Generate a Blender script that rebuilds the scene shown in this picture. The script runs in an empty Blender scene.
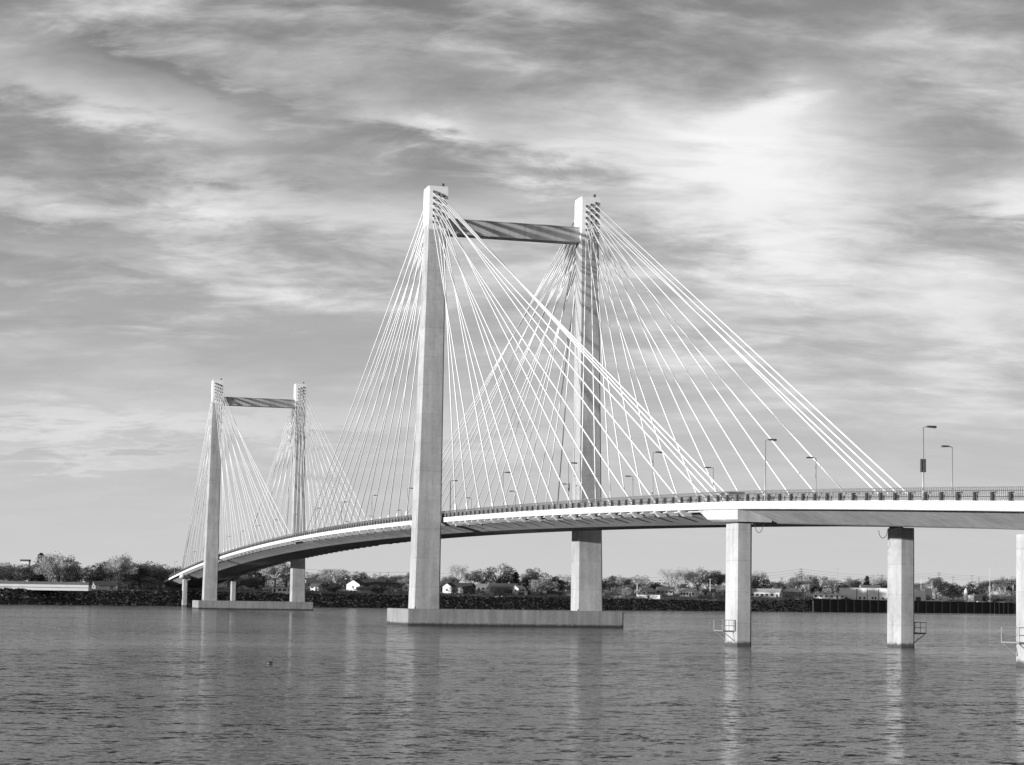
import bpy, math, random
from mathutils import Vector, Matrix
random.seed(7)
R=math.radians
scn=bpy.context.scene
COL=scn.collection

# ------------------------------------------------------------------ camera (X right, Y along the bridge, Z up)
CS,CT,CH=-303.92,-82.08,4.24
YAW,PIT,ROL,F_PX=R(15.22),R(3.863),R(0.87),1950.0
fw=Vector((math.sin(YAW)*math.cos(PIT),math.cos(YAW)*math.cos(PIT),math.sin(PIT)))
r0=Vector((math.cos(YAW),-math.sin(YAW),0)); u0=r0.cross(fw)
cr=r0*math.cos(ROL)+u0*math.sin(ROL); cu=-r0*math.sin(ROL)+u0*math.cos(ROL)
cam_d=bpy.data.cameras.new('camera'); cam=bpy.data.objects.new('camera',cam_d); COL.objects.link(cam)
M=Matrix((cr,cu,-fw)).transposed().to_4x4(); M.translation=Vector((CT,CS,CH)); cam.matrix_world=M
cam_d.sensor_width=36; cam_d.lens=F_PX*36/1024; cam_d.shift_y=85.5/1024
cam_d.clip_start=1; cam_d.clip_end=60000
scn.camera=cam

def W(x,Z,z=0.0):
    """ground point seen in photo column x at forward distance Z"""
    v=592+.0156*x
    a=(x-512)/F_PX; b=-(v-468.0)/F_PX
    d=fw+cr*a+cu*b
    f=d.x*math.sin(YAW)+d.y*math.cos(YAW)
    k=Z/f
    return Vector((CT+d.x*k,CS+d.y*k,z))

# ------------------------------------------------------------------ materials
def nmat(name):
    m=bpy.data.materials.new(name); m.use_nodes=True
    return m,m.node_tree.nodes,m.node_tree.links,m.node_tree.nodes['Principled BSDF']
def g(v): return (v,v,v,1)
def simple(name,v,rough=.7,metal=0,vary=.12,scale=1.5,bump=0):
    m,n,l,p=nmat(name)
    tc=n.new('ShaderNodeTexCoord'); no=n.new('ShaderNodeTexNoise'); no.inputs['Scale'].default_value=scale; no.inputs['Detail'].default_value=6
    l.new(tc.outputs['Object'],no.inputs['Vector'])
    mr=n.new('ShaderNodeMapRange'); mr.inputs['From Min'].default_value=.3; mr.inputs['From Max'].default_value=.7
    mr.inputs['To Min'].default_value=v*(1-vary); mr.inputs['To Max'].default_value=v*(1+vary)
    l.new(no.outputs['Fac'],mr.inputs['Value']); l.new(mr.outputs['Result'],p.inputs['Base Color'])
    p.inputs['Roughness'].default_value=rough; p.inputs['Metallic'].default_value=metal
    if bump:
        b=n.new('ShaderNodeBump'); b.inputs['Strength'].default_value=bump; b.inputs['Distance'].default_value=.1
        l.new(no.outputs['Fac'],b.inputs['Height']); l.new(b.outputs['Normal'],p.inputs['Normal'])
    return m
def math_(n,l,op,a,b=None,c=None):
    q=n.new('ShaderNodeMath'); q.operation=op
    for i,v in enumerate((a,b,c)):
        if v is None: continue
        if isinstance(v,(int,float)): q.inputs[i].default_value=v
        else: l.new(v,q.inputs[i])
    return q.outputs[0]
def concrete(name,v,seam=4.6,streak=.16,mott=.1,axis='Z',waterline=False,width=.05,seamdepth=.14):
    m,n,l,p=nmat(name)
    geo=n.new('ShaderNodeNewGeometry'); pos=geo.outputs['Position']
    sep=n.new('ShaderNodeSeparateXYZ'); l.new(pos,sep.inputs[0])
    def noise(scale,vec=(1,1,1),detail=5):
        mp=n.new('ShaderNodeMapping'); mp.inputs['Scale'].default_value=vec; l.new(pos,mp.inputs['Vector'])
        no=n.new('ShaderNodeTexNoise'); no.inputs['Scale'].default_value=scale; no.inputs['Detail'].default_value=detail; l.new(mp.outputs[0],no.inputs['Vector'])
        return no.outputs['Fac']
    a=noise(.35); b=noise(2.2,detail=8); s=noise(1.6,(1,1,.05))
    s2=noise(.9,(1,1,.16),9); dn=noise(.12,(1,1,.5),3)
    f=math_(n,l,'ADD',math_(n,l,'MULTIPLY',math_(n,l,'SUBTRACT',a,.5),mott*3),1)
    f=math_(n,l,'ADD',f,math_(n,l,'MULTIPLY',math_(n,l,'SUBTRACT',s2,.5),streak*2.4))
    f=math_(n,l,'ADD',f,math_(n,l,'MULTIPLY',math_(n,l,'SUBTRACT',dn,.5),mott*3))
    f=math_(n,l,'ADD',f,math_(n,l,'MULTIPLY',math_(n,l,'SUBTRACT',b,.5),mott*2))
    f=math_(n,l,'ADD',f,math_(n,l,'MULTIPLY',math_(n,l,'SUBTRACT',s,.5),streak*2.2))
    if seam:
        ax=sep.outputs[axis]
        fr=math_(n,l,'FRACT',math_(n,l,'DIVIDE',math_(n,l,'ADD',ax,500),seam))
        ln=math_(n,l,'LESS_THAN',fr,width/seam*2.2)
        f=math_(n,l,'SUBTRACT',f,math_(n,l,'MULTIPLY',ln,seamdepth))
        # each pour cured to a slightly different tone
        fl=math_(n,l,'FLOOR',math_(n,l,'DIVIDE',math_(n,l,'ADD',ax,500),seam))
        wn=n.new('ShaderNodeTexWhiteNoise'); wn.noise_dimensions='1D'; l.new(fl,wn.inputs['W'])
        f=math_(n,l,'ADD',f,math_(n,l,'MULTIPLY',math_(n,l,'SUBTRACT',wn.outputs['Value'],.5),.1))
    if waterline:   # dark algae band just above the river
        mr=n.new('ShaderNodeMapRange'); mr.inputs['From Min'].default_value=.25; mr.inputs['From Max'].default_value=.55
        mr.inputs['To Min'].default_value=.18; mr.inputs['To Max'].default_value=1
        l.new(math_(n,l,'ADD',sep.outputs['Z'],math_(n,l,'MULTIPLY',math_(n,l,'SUBTRACT',b,.5),.5)),mr.inputs['Value'])
        f=math_(n,l,'MULTIPLY',f,mr.outputs[0])
    f=math_(n,l,'MULTIPLY',f,v)
    l.new(f,p.inputs['Base Color']); p.inputs['Roughness'].default_value=.85
    bu=n.new('ShaderNodeBump'); bu.inputs['Strength'].default_value=.25; bu.inputs['Distance'].default_value=.05
    l.new(b,bu.inputs['Height']); l.new(bu.outputs['Normal'],p.inputs['Normal'])
    return m
M_leg=concrete('pylon_concrete',.4,streak=.24,mott=.2)
M_pier=concrete('pier_concrete',.42,waterline=True,seam=3.1,streak=.26,mott=.22)
M_cap=concrete('cap_concrete',.28,waterline=True,seam=4.2,axis='X',streak=.3,mott=.16)
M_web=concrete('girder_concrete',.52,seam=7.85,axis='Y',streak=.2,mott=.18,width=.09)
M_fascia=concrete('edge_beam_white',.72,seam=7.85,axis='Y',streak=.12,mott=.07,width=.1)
M_beam=concrete('crossbeam_concrete',.42,seam=2.6,axis='X',streak=.2)
M_head=simple('anchor_head_paint',.86,.6,vary=.05)
M_stay=simple('stay_sheath_white',.85,.45,vary=.03)
M_sock=simple('socket_steel_dark',.09,.6)
M_rail=simple('railing_grey_paint',.2,.5)
M_post=simple('rail_post_dark',.05,.6)
M_barr=concrete('barrier_concrete',.36,seam=6,axis='Y')
M_asph=simple('asphalt',.06,.9,vary=.2,scale=.8)
M_line=simple('road_paint_white',.75,.6)
M_galv=simple('galvanised_steel',.42,.45,.3)
M_dsteel=simple('dark_steel',.05,.5)
M_hose=simple('black_drain_hose',.03,.6)
M_lamp=simple('lamp_head_dark',.08,.4)
M_black=simple('dark_tyre_rubber',.02,.9)
M_bright=simple('bright_white_panels',.82,.6,vary=.06,scale=.4)
M_glass=simple('dark_window_glass',.03,.08,vary=.02)
M_white=simple('white_wall_paint',.66,.7,vary=.06,scale=.4)
M_pale=simple('pale_wall_paint',.4,.7,vary=.1,scale=.4)
M_midw=simple('grey_wall_boards',.28,.8,vary=.15,scale=.4)
M_darkw=simple('dark_wall_boards',.1,.8,vary=.2,scale=.4)
M_rdark=simple('dark_shingle_roof',.07,.9,vary=.25,scale=1)
M_rmid=simple('grey_shingle_roof',.14,.9,vary=.2,scale=1)
M_rpale=simple('pale_sheet_roof',.5,.6,vary=.08,scale=.5)
M_bark=simple('bark',.09,.9,vary=.3,scale=3)
M_pbark=simple('pale_bark',.25,.9,vary=.3,scale=3)
def leafm(name,v,tr=.25):
    m,n,l,p=nmat(name)
    geo=n.new('ShaderNodeNewGeometry'); mr=n.new('ShaderNodeMapRange'); mr.inputs['To Min'].default_value=v*.45; mr.inputs['To Max'].default_value=v*1.6
    l.new(geo.outputs['Random Per Island'],mr.inputs['Value']); l.new(mr.outputs[0],p.inputs['Base Color']); p.inputs['Roughness'].default_value=.8
    p.inputs['Specular IOR Level'].default_value=.2
    tr_=n.new('ShaderNodeBsdfTranslucent'); l.new(mr.outputs[0],tr_.inputs['Color']); ad=n.new('ShaderNodeAddShader'); out=n['Material Output']
    l.new(p.outputs[0],ad.inputs[0]); l.new(tr_.outputs[0],ad.inputs[1]); l.new(ad.outputs[0],out.inputs['Surface'])
    return m
M_leaf={'dark':leafm('dark_foliage',.06),'mid':leafm('mid_foliage',.13),'pale':leafm('pale_spring_foliage',.24),'light':leafm('light_twigs_and_buds',.3)}
M_rockd=simple('dark_riprap',.055,.95,vary=.5,scale=.5)
M_rockm=simple('grey_riprap',.16,.95,vary=.3,scale=.5)
M_rockl=simple('pale_riprap',.5,.95,vary=.3,scale=.5)
M_pile=simple('pale_pile',.3,.85); M_sheet=simple('dark_sheet_piling',.02,.8,vary=.3)

def ground_mat():
    m,n,l,p=nmat('dry_grass_ground')
    tc=n.new('ShaderNodeNewGeometry'); no=n.new('ShaderNodeTexNoise'); no.inputs['Scale'].default_value=.06; no.inputs['Detail'].default_value=9; no.inputs['Roughness'].default_value=.7
    l.new(tc.outputs['Position'],no.inputs['Vector'])
    cr_=n.new('ShaderNodeValToRGB'); e=cr_.color_ramp.elements; e[0].position=.36; e[0].color=g(.035); e[1].position=.66; e[1].color=g(.3)
    l.new(no.outputs['Fac'],cr_.inputs[0]); l.new(cr_.outputs[0],p.inputs['Base Color']); p.inputs['Roughness'].default_value=1
    return m
M_ground=ground_mat()
def bank_mat():
    m,n,l,p=nmat('riprap_bank')
    tc=n.new('ShaderNodeNewGeometry'); vo=n.new('ShaderNodeTexVoronoi'); vo.inputs['Scale'].default_value=.9
    l.new(tc.outputs['Position'],vo.inputs['Vector'])
    cr_=n.new('ShaderNodeValToRGB'); e=cr_.color_ramp.elements; e[0].position=.3; e[0].color=g(.025); e[1].position=.95; e[1].color=g(.2)
    sp=n.new('ShaderNodeSeparateColor'); l.new(vo.outputs['Color'],sp.inputs[0])
    l.new(sp.outputs[0],cr_.inputs[0]); l.new(cr_.outputs[0],p.inputs['Base Color']); p.inputs['Roughness'].default_value=1
    b=n.new('ShaderNodeBump'); b.inputs['Distance'].default_value=.5; l.new(vo.outputs['Distance'],b.inputs['Height']); b.invert=True; l.new(b.outputs[0],p.inputs['Normal'])
    return m
M_bank=bank_mat()
WV=(1.45,1.6,.32)
def water_mat():
    m,n,l,p=nmat('river_water')
    geo=n.new('ShaderNodeNewGeometry')
    def noise(scale,rot,sx,sy,detail=3,rough=.5,dist=0.0,off=0):
        mp=n.new('ShaderNodeMapping'); mp.inputs['Location'].default_value=(off,off*.7,0); mp.inputs['Rotation'].default_value=(0,0,rot); mp.inputs['Scale'].default_value=(sx,sy,1); l.new(geo.outputs['Position'],mp.inputs['Vector'])
        no=n.new('ShaderNodeTexNoise'); no.inputs['Scale'].default_value=scale; no.inputs['Detail'].default_value=detail; no.inputs['Roughness'].default_value=rough; no.inputs['Distortion'].default_value=dist
        l.new(mp.outputs[0],no.inputs['Vector']); return no
    gust=noise(.011,YAW,.3,1,4,.55,.6).outputs['Fac']          # calmer and rougher lanes
    mr=n.new('ShaderNodeMapRange'); mr.inputs['From Min'].default_value=.35; mr.inputs['From Max'].default_value=.65; mr.inputs['To Min'].default_value=.4; mr.inputs['To Max'].default_value=1.35
    l.new(gust,mr.inputs['Value'])
    acc=None
    for k,(sc,rot,sx,sy,dt) in enumerate(((1.7,YAW,.55,1,4),(7,YAW-.4,.6,1,4),(.16,YAW+.25,.4,1,2))):
        no=noise(sc,rot,sx,sy,dt,.55,.3,k*13.7)
        vm=n.new('ShaderNodeVectorMath'); vm.operation='SUBTRACT'; l.new(no.outputs['Color'],vm.inputs[0]); vm.inputs[1].default_value=(.5,.5,.5)
        v2=n.new('ShaderNodeVectorMath'); v2.operation='MULTIPLY'; l.new(vm.outputs[0],v2.inputs[0]); v2.inputs[1].default_value=(WV[k]*1.1,WV[k]*1.25,0)
        if acc is None: acc=v2.outputs[0]
        else:
            v3=n.new('ShaderNodeVectorMath'); v3.operation='ADD'; l.new(acc,v3.inputs[0]); l.new(v2.outputs[0],v3.inputs[1]); acc=v3.outputs[0]
    v4=n.new('ShaderNodeVectorMath'); v4.operation='SCALE'; l.new(acc,v4.inputs[0]); l.new(mr.outputs[0],v4.inputs['Scale'])
    v5=n.new('ShaderNodeVectorMath'); v5.operation='ADD'; l.new(v4.outputs[0],v5.inputs[0]); v5.inputs[1].default_value=(0,0,1)
    v6=n.new('ShaderNodeVectorMath'); v6.operation='NORMALIZE'; l.new(v5.outputs[0],v6.inputs[0])
    l.new(v6.outputs[0],p.inputs['Normal'])
    p.inputs['Base Color'].default_value=g(.018); p.inputs['Roughness'].default_value=.1; p.inputs['IOR'].default_value=1.33
    return m
M_water=water_mat()

# ------------------------------------------------------------------ mesh builder
class MB:
    def __init__(s): s.v=[]; s.f=[]; s.m=[]
    def face(s,pts,mi=0):
        i=len(s.v); s.v+= [tuple(p) for p in pts]; s.f.append(tuple(range(i,i+len(pts)))); s.m.append(mi)
    def box(s,x0,x1,y0,y1,z0,z1,mi=0,T=None):
        P=[Vector((x,y,z)) for z in (z0,z1) for x,y in ((x0,y0),(x1,y0),(x1,y1),(x0,y1))]
        if T is not None: P=[T@p for p in P]
        i=len(s.v); s.v+=[tuple(p) for p in P]
        for q in ((0,3,2,1),(4,5,6,7),(0,1,5,4),(1,2,6,5),(2,3,7,6),(3,0,4,7)): s.f.append(tuple(i+k for k in q)); s.m.append(mi)
    def loft(s,rings,mi=0,caps=True,closed=True):
        n=len(rings[0]); i0=len(s.v)
        for r in rings: s.v+=[tuple(p) for p in r]
        for a in range(len(rings)-1):
            for b in range(n if closed else n-1):
                c=(b+1)%n; s.f.append((i0+a*n+b,i0+a*n+c,i0+(a+1)*n+c,i0+(a+1)*n+b)); s.m.append(mi)
        if caps:
            s.f.append(tuple(i0+k for k in reversed(range(n)))); s.m.append(mi)
            s.f.append(tuple(i0+(len(rings)-1)*n+k for k in range(n))); s.m.append(mi)
    def tube(s,pts,rad,n=6,mi=0,caps=True):
        pts=[Vector(p) for p in pts]; rings=[]
        rad=rad if isinstance(rad,(list,tuple)) else [rad]*len(pts)
        for k,p in enumerate(pts):
            d=(pts[min(k+1,len(pts)-1)]-pts[max(k-1,0)]).normalized()
            a=d.cross(Vector((0,0,1)) if abs(d.z)<.95 else Vector((1,0,0))).normalized(); b=d.cross(a)
            rings.append([p+(a*math.cos(t)+b*math.sin(t))*rad[k] for t in (2*math.pi*j/n for j in range(n))])
        s.loft(rings,mi,caps)
    def build(s,name,mats,parent=None,smooth=False,loc=None):
        me=bpy.data.meshes.new(name)
        off=Vector(loc) if loc is not None else None
        if parent is not None and loc is None: off=parent_origin(parent)
        v=s.v if off is None else [(a-off.x,b-off.y,c-off.z) for a,b,c in s.v]
        me.from_pydata(v,[],s.f)
        if not isinstance(mats,(list,tuple)): mats=[mats]
        for m in mats: me.materials.append(m)
        for p,mi in zip(me.polygons,s.m): p.material_index=mi; p.use_smooth=smooth
        me.update()
        o=bpy.data.objects.new(name,me); COL.objects.link(o)
        if parent is not None: o.parent=parent
        elif off is not None: o.location=off
        return o
def parent_origin(p):
    o=Vector((0,0,0))
    while p is not None: o=o+p.location; p=p.parent
    return o
def tag(o,label=None,cat=None,group=None,kind=None):
    if label: o['label']=label
    if cat: o['category']=cat
    if group: o['group']=group
    if kind: o['kind']=kind
    return o
def empty(name,loc,label=None,cat=None,group=None,rz=0):
    o=bpy.data.objects.new(name,None); COL.objects.link(o); o.location=loc; o.rotation_euler[2]=rz; o.empty_display_size=.5
    return tag(o,label,cat,group)
def kids(o): return [c for c in bpy.data.objects if c.parent==o]
def copy_tree(o,parent=None):
    c=o.copy(); COL.objects.link(c)
    if parent is not None: c.parent=parent; c.matrix_parent_inverse=o.matrix_parent_inverse
    for ch in kids(o): copy_tree(ch,c)
    return c

ORD=['first','second','third','fourth','fifth','sixth','seventh','eighth','ninth','tenth','eleventh','twelfth','thirteenth','fourteenth','fifteenth','sixteenth','seventeenth','eighteenth','nineteenth','twentieth','twenty-first','twenty-second','twenty-third','twenty-fourth','twenty-fifth']

# ------------------------------------------------------------------ the bridge
def zd(s): return 18.1-6.5e-5*(s-120)**2-max(0,-125-s)*.0085       # top of the edge beam
S0,S1=-420,484
SPAN=299.0; SA=-121.7
SPAN=299.0; SA=-121.7
bridge=empty('cable_stayed_bridge',(0,0,0),'long pale cable-stayed concrete bridge crossing the river on two tall twin-legged pylons','bridge')
def sweep(sec,name,mat,s0=S0,s1=S1,step=4.0,parent=bridge,closed=True,smooth=False):
    mb=MB(); n=int(round((s1-s0)/step)); rings=[]
    for i in range(n+1):
        s=s0+(s1-s0)*i/n; rings.append([(t,s,zd(s)+z) for t,z in sec])
    mb.loft(rings,closed=closed,caps=closed); return mb.build(name,mat,parent,smooth)
TB=8.1
def tb(q):      # the box bottom is narrow in the stayed spans and broad over the approach piers
    u=min(1,max(0,(-117-q)/7)) if q<150 else min(1,max(0,(q-416)/7)); return 4.4+1.9*u
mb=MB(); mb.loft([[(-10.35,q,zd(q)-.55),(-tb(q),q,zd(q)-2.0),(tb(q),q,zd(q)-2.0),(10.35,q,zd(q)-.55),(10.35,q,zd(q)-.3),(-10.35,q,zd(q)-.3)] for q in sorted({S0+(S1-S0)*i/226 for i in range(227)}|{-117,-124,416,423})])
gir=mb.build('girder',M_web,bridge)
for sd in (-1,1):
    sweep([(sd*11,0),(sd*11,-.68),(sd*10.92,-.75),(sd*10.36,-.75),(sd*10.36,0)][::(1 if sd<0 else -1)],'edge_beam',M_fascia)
sweep([(-10.35,-.297),(-10.35,-.12),(10.35,-.12),(10.35,-.297)][::-1],'road_surface',M_asph)
mb=MB()
for t in (-7.2,-3.6,-.15,.15,3.6,7.2):
    s=S0
    while s<S1:
        L=3 if abs(t)==3.6 else 11.9
        for q in range(int(math.ceil(L/4))):
            a=s+q*4; b=min(s+L,a+4)
            mb.face([(t-.06,a,zd(a)-.115),(t+.06,a,zd(a)-.115),(t+.06,b,zd(b)-.115),(t-.06,b,zd(b)-.115)])
        s+=12
mb.build('lane_markings',M_line,bridge)
# bottom flange lip, a thin dark drip edge
for sd in (-1,1):
    mb=MB(); mb.loft([[(sd*(tb(q)-.02),q,zd(q)-2.01),(sd*(tb(q)-.02),q,zd(q)-2.08),(sd*(tb(q)-.3),q,zd(q)-2.08),(sd*(tb(q)-.3),q,zd(q)-2.01)][::(1 if sd<0 else -1)] for q in sorted({S0+(S1-S0)*i/226 for i in range(227)}|{-117,-124,416,423})])
    mb.build('drip_edge',M_sock,bridge)
# ribs under the overhang
for sd in (-1,1):
    mb=MB(); s=-114.0; n=132
    mb.loft([[(sd*10.05,q,zd(q)-.69),(sd*10.05,q,zd(q)-.95),(sd*9.93,q,zd(q)-.95),(sd*9.93,q,zd(q)-.69)][::(1 if sd<0 else -1)] for q in (-114+(299+228)*i/n for i in range(n+1))])
    def corbel(q,hw,dp):
        z=zd(q); pr=[(sd*10.88,z-.76),(sd*10.88,z-.9),(sd*10.3,z-.76-dp),(sd*9.5,z-.76-dp*1.02),(sd*9.7,z-.76)]
        mb.loft([[(t,q-hw,w) for t,w in pr],[(t,q+hw,w) for t,w in pr]][::(1 if sd<0 else -1)])
    for tw in (0,SPAN):
        for dr in (-1,1):
            for k in range(1,(15 if (tw==0)==(dr<0) else 19)):
                q=tw+dr*(6.9+7.85*(k-1)+.75); corbel(q,.4,.62); corbel(q-dr*3.9,.18,.5)
    mb.build('overhang_rib_strip',M_web,bridge)
# traffic barriers (inner parapets)
for sd in (-1,1):
    sweep([(sd*8.6,-.11),(sd*8.7,.55),(sd*8.95,.55),(sd*9.05,-.11)][::(1 if sd<0 else -1)],'traffic_barrier',M_barr)
# outer railing: bars + top rail + dark posts in one mesh per side
for sd in (-1,1):
    mb=MB(); t=sd*10.75; s=S0
    H=1.05
    def rail(z0,z1,w,mi):
        n=int((S1-S0)/4)
        mb.loft([[(t-w,q,zd(q)+z0),(t-w,q,zd(q)+z1),(t+w,q,zd(q)+z1),(t+w,q,zd(q)+z0)] for q in (S0+(S1-S0)*i/n for i in range(n+1))],mi)
    rail(H-.07,H,.05,0); rail(.1,.16,.03,0); rail(.5,.56,.03,0)
    while s<S1:
        z=zd(s); mb.box(t-.02,t+.02,s-.02,s+.02,z+.1,z+H-.06,0); s+=.3 if s<120 else .6
    s=S0+.5
    while s<S1:
        z=zd(s); mb.box(t-.1-(.06 if sd<0 else 0),t+.1+(.06 if sd>0 else 0),s-.17,s+.17,z-.01,z+.66,1); s+=2.62
    mb.build('railing',[M_rail,M_post],bridge)
# inner traffic rail carried on the barrier
for sd in (-1,1):
    mb=MB(); t=sd*8.82
    for z0,z1 in ((.78,.86),):
        n=226; mb.loft([[(t-.05,q,zd(q)+z0),(t-.05,q,zd(q)+z1),(t+.05,q,zd(q)+z1),(t+.05,q,zd(q)+z0)] for q in (S0+(S1-S0)*i/n for i in range(n+1))])
    s=S0+1
    while s<S1: mb.box(t-.06,t+.06,s-.06,s+.06,zd(s)+.55,zd(s)+.79); s+=2.62
    mb.build('barrier_rail',M_galv,bridge)

# pylons
def ringrect(cx,cy,z,wt,ds,c):
    a,b=wt/2,ds/2
    return [(cx+x,cy+y,z) for x,y in ((-a+c,-b),(a-c,-b),(a,-b+c),(a,b-c),(a-c,b),(-a+c,b),(-a,b-c),(-a,-b+c))]
HC,HT=2.6,70.4
def legc(z,sd): return sd*(13.57+(12.8-13.57)*(z-HC)/(HT-HC))
for s in (0,SPAN):
    cap=MB()
    cap.loft([ringrect(-.3,s,-2,35.4,15.4,.25),ringrect(-.3,s,HC-.12,35.4,15.4,.25),ringrect(-.3,s,HC,35.2,15.2,.25)])
    o=cap.build('pile_cap',M_cap,bridge)
    for t in (-16.5,-10,-4,4,10,16.5):      # mooring bollards on the cap
        mb=MB(); mb.tube([(t,s-6.8,HC-.01),(t,s-6.8,HC+.3)],.1,8)
        mb.build('mooring_post',M_dsteel,o)
    for sd in (-1,1):
        mb=MB()
        zs=[HC-.01,HC+12,HC+30,HC+50,HT-8.5,HT-6.2]
        mb.loft([ringrect(legc(z,sd),s,z,4.35-1.35*(z-HC)/(HT-HC),3.95-1.15*(z-HC)/(HT-HC),.22) for z in zs])
        leg=mb.build('tower_leg',M_leg,bridge)
        # steel anchor head: six-sided box in side view, extruded across
        cx=legc(HT-3,sd); mb=MB()
        prof=[(-1.75,HT),(1.75,HT),(2.05,HT-.55),(2.05,HT-5.4),(1.35,HT-7.3),(-1.35,HT-7.3),(-2.05,HT-5.4),(-2.05,HT-.55)]
        mb.loft([[(cx-1.55,s+a,b) for a,b in prof],[(cx+1.55,s+a,b) for a,b in prof]])
        for side in (-1,1):
            for r_ in range(6):
                for c in range(3):
                    x=cx+(c-1)*.8; z=HT-1.25-r_*.98-.3*(c-1)*-sd
                    y=s+side*2.03
                    mb.tube([(x,y,z),(x,y+side*.25,z-.2)],.17,8,1)
        hd=mb.build('anchor_head',[M_head,M_sock],leg)
        mb=MB()      # lightning rod, warning light and hand rail
        mb.tube([(cx+1.1,s-.4,HT-.01),(cx+1.1,s-.4,HT+.35)],.09,6); mb.tube([(cx+1.1,s-.4,HT+.35),(cx+1.1,s-.4,HT+.75)],.2,8)
        mb.build('warning_light',M_dsteel,hd)
    # crossbeam between the legs
    mb=MB(); x0=legc(64,-1)+1.35; x1=legc(64,1)-1.35
    mb.box(x0,x1,s-1.0,s+1.0,63.1,65.3)
    mb.box(x0,x1,s-1.2,s+1.2,62.88,63.1)
    mb.box(x0,x1,s-1.15,s+1.15,65.3,65.42)
    cb=mb.build('crossbeam',M_beam,bridge)
# stays
def off(k): return 6.9+7.85*(k-1)
SIDE=[off(k) for k in range(1,15)]+[117.0,119.4,121.6,123.8]
MAIN=[off(k) for k in range(1,19)]
stays=[]
for tw in (0,SPAN):
    for sd in (-1,1):
        for dr,lst in ((-1,SIDE if tw==0 else MAIN),(1,MAIN if tw==0 else SIDE)):
            for k,o_ in enumerate(lst):
                r_=(17-k)//3; c=(17-k)%3
                if sd>0: c=2-c
                z=HT-1.45-r_*.98-.3*(c-1)*-sd
                top=Vector((legc(HT-3,sd)+(c-1)*.8,tw+dr*2.1,z-.2))
                s=tw+dr*o_; zz=zd(s)
                bot=Vector((sd*10.25,s,zz))
                d=(bot-top).normalized()
                stays.append((tw,sd,dr,k,top,bot,d))
rest=MB(); nind=0
def pri(q):
    tw,sd,dr,k=q[:4]
    if tw==0: return 0
    return 1 if (sd<0 and dr<0) else (2 if (sd>0 and dr<0) else 3)
stays.sort(key=lambda q:(pri(q),-q[3]))
for i,(tw,sd,dr,k,top,bot,d) in enumerate(stays):
    rad=.093 if tw==0 else .085
    end=bot+d*1.15
    if i<100:
        mb=MB(); mb.tube([top,end],rad,8); st=mb.build('stay_cable',M_stay,bridge,True)
        m2=MB(); m2.tube([bot-d*2.1,bot-d*1.9,end,end+d*.25],[rad+.02,.17,.2,.2],8); m2.tube([end+d*.24,end+d*.5],.24,8,1)
        m2.build('anchor_sleeve',[M_stay,M_sock],st,True)
    else:
        rest.tube([top,end],rad,6); rest.tube([bot-d*2.1,bot-d*1.9,end+d*.3],[rad+.02,.2,.24],6)
tag(rest.build('stay_cable',M_stay,bridge,True),kind='stuff')

# piers
def pier_col(s,t,top,plat=0,pz=1.45):
    mb=MB()
    mb.loft([ringrect(t,s,-2,1.8,2.95,.22),ringrect(t,s,top,1.75,2.9,.22)])
    c=mb.build('pier_column',M_pier,bridge)
    u=1 if t>0 else -1; x0_,x1_=sorted((u*7.95,u*8.75)); mb=MB(); mb.box(x0_,x1_,s-.8,s+.8,top-.01,zd(s)-1.3); mb.build('bearing',M_dsteel,c)
    if plat:
        mb=MB(); x0=t+plat*.9; x1=t+plat*2.15; a,b=min(x0,x1),max(x0,x1)
        y0,y1=s-1.35,s+1.1
        mb.box(a,b,y0,y1,pz,pz+.08)
        for x,y in ((a,y0),(b,y0),(b,y1),(a,y1),((a+b)/2,y0)):
            mb.tube([(x,y,pz),(x,y,pz+1.1)],.035,5)
        for h in (.55,1.1):
            mb.tube([(a,y0,pz+h),(b,y0,pz+h),(b,y1,pz+h),(a,y1,pz+h)],.03,5)
        for y in (y0+.1,y1-.1):
            mb.tube([(x1,y,pz),(t+plat*.85,y,pz-1.0)],.05,5)
            mb.tube([(x1,y,pz-.03),(x0,y,pz-.03)],.05,5)
        mb.build('access_platform',M_galv if plat<0 else M_dsteel,c)
    return c
bents=[(-232.5,0),(-178.6,1),(SA,2),(SPAN-SA,3)]
for s,kk in bents:
    for sd in (-1,1):
        top=zd(s)-2.1-(.25 if kk!=2 else .05)
        pier_col(s,sd*8.88,top,plat=(sd if kk in (1,2) else 0),pz=1.45 if kk==2 else 1.7)
for s,a,b in ((SA,-125.6,-114.0),(SPAN-SA,SPAN+114.0,SPAN+125.6)):
    for sd in (-1,1):
        mb=MB()
        def ring(q,t0): return [(sd*t0,q,zd(q)-.68),(sd*t0,q,zd(q)-1.75),(sd*(t0-.5),q,zd(q)-1.96),(sd*7.0,q,zd(q)-1.96),(sd*7.0,q,zd(q)-.68)][::(1 if sd<0 else -1)]
        far=a if s==SA else b; near=b if s==SA else a
        q1=near+(far-near)*.3
        mb.loft([[(sd*10.4,near,zd(near)-.68),(sd*10.4,near,zd(near)-.72),(sd*10.2,near,zd(near)-.8),(sd*9.6,near,zd(near)-1.0),(sd*7.0,near,zd(near)-.68)][::(1 if sd<0 else -1)],ring(q1,10.6),ring(far,10.6)][::(1 if far>near else -1)])
        mb.build('anchor_block',M_web,bridge)
# drain hoses at the bearings
for s,t,dy in ((SA,-8.0,-1),(SA,8.4,1),):
    mb=MB(); z=zd(s)-2.05
    mb.tube([(t,s+dy*3.1+math.cos(a)*-1.0*dy+dy*0,z-.2+(-.85*math.sin(a))) for a in [math.pi*i/10 for i in range(11)]],.03,6)
    mb.build('drain_hose',M_hose,bridge)
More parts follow.
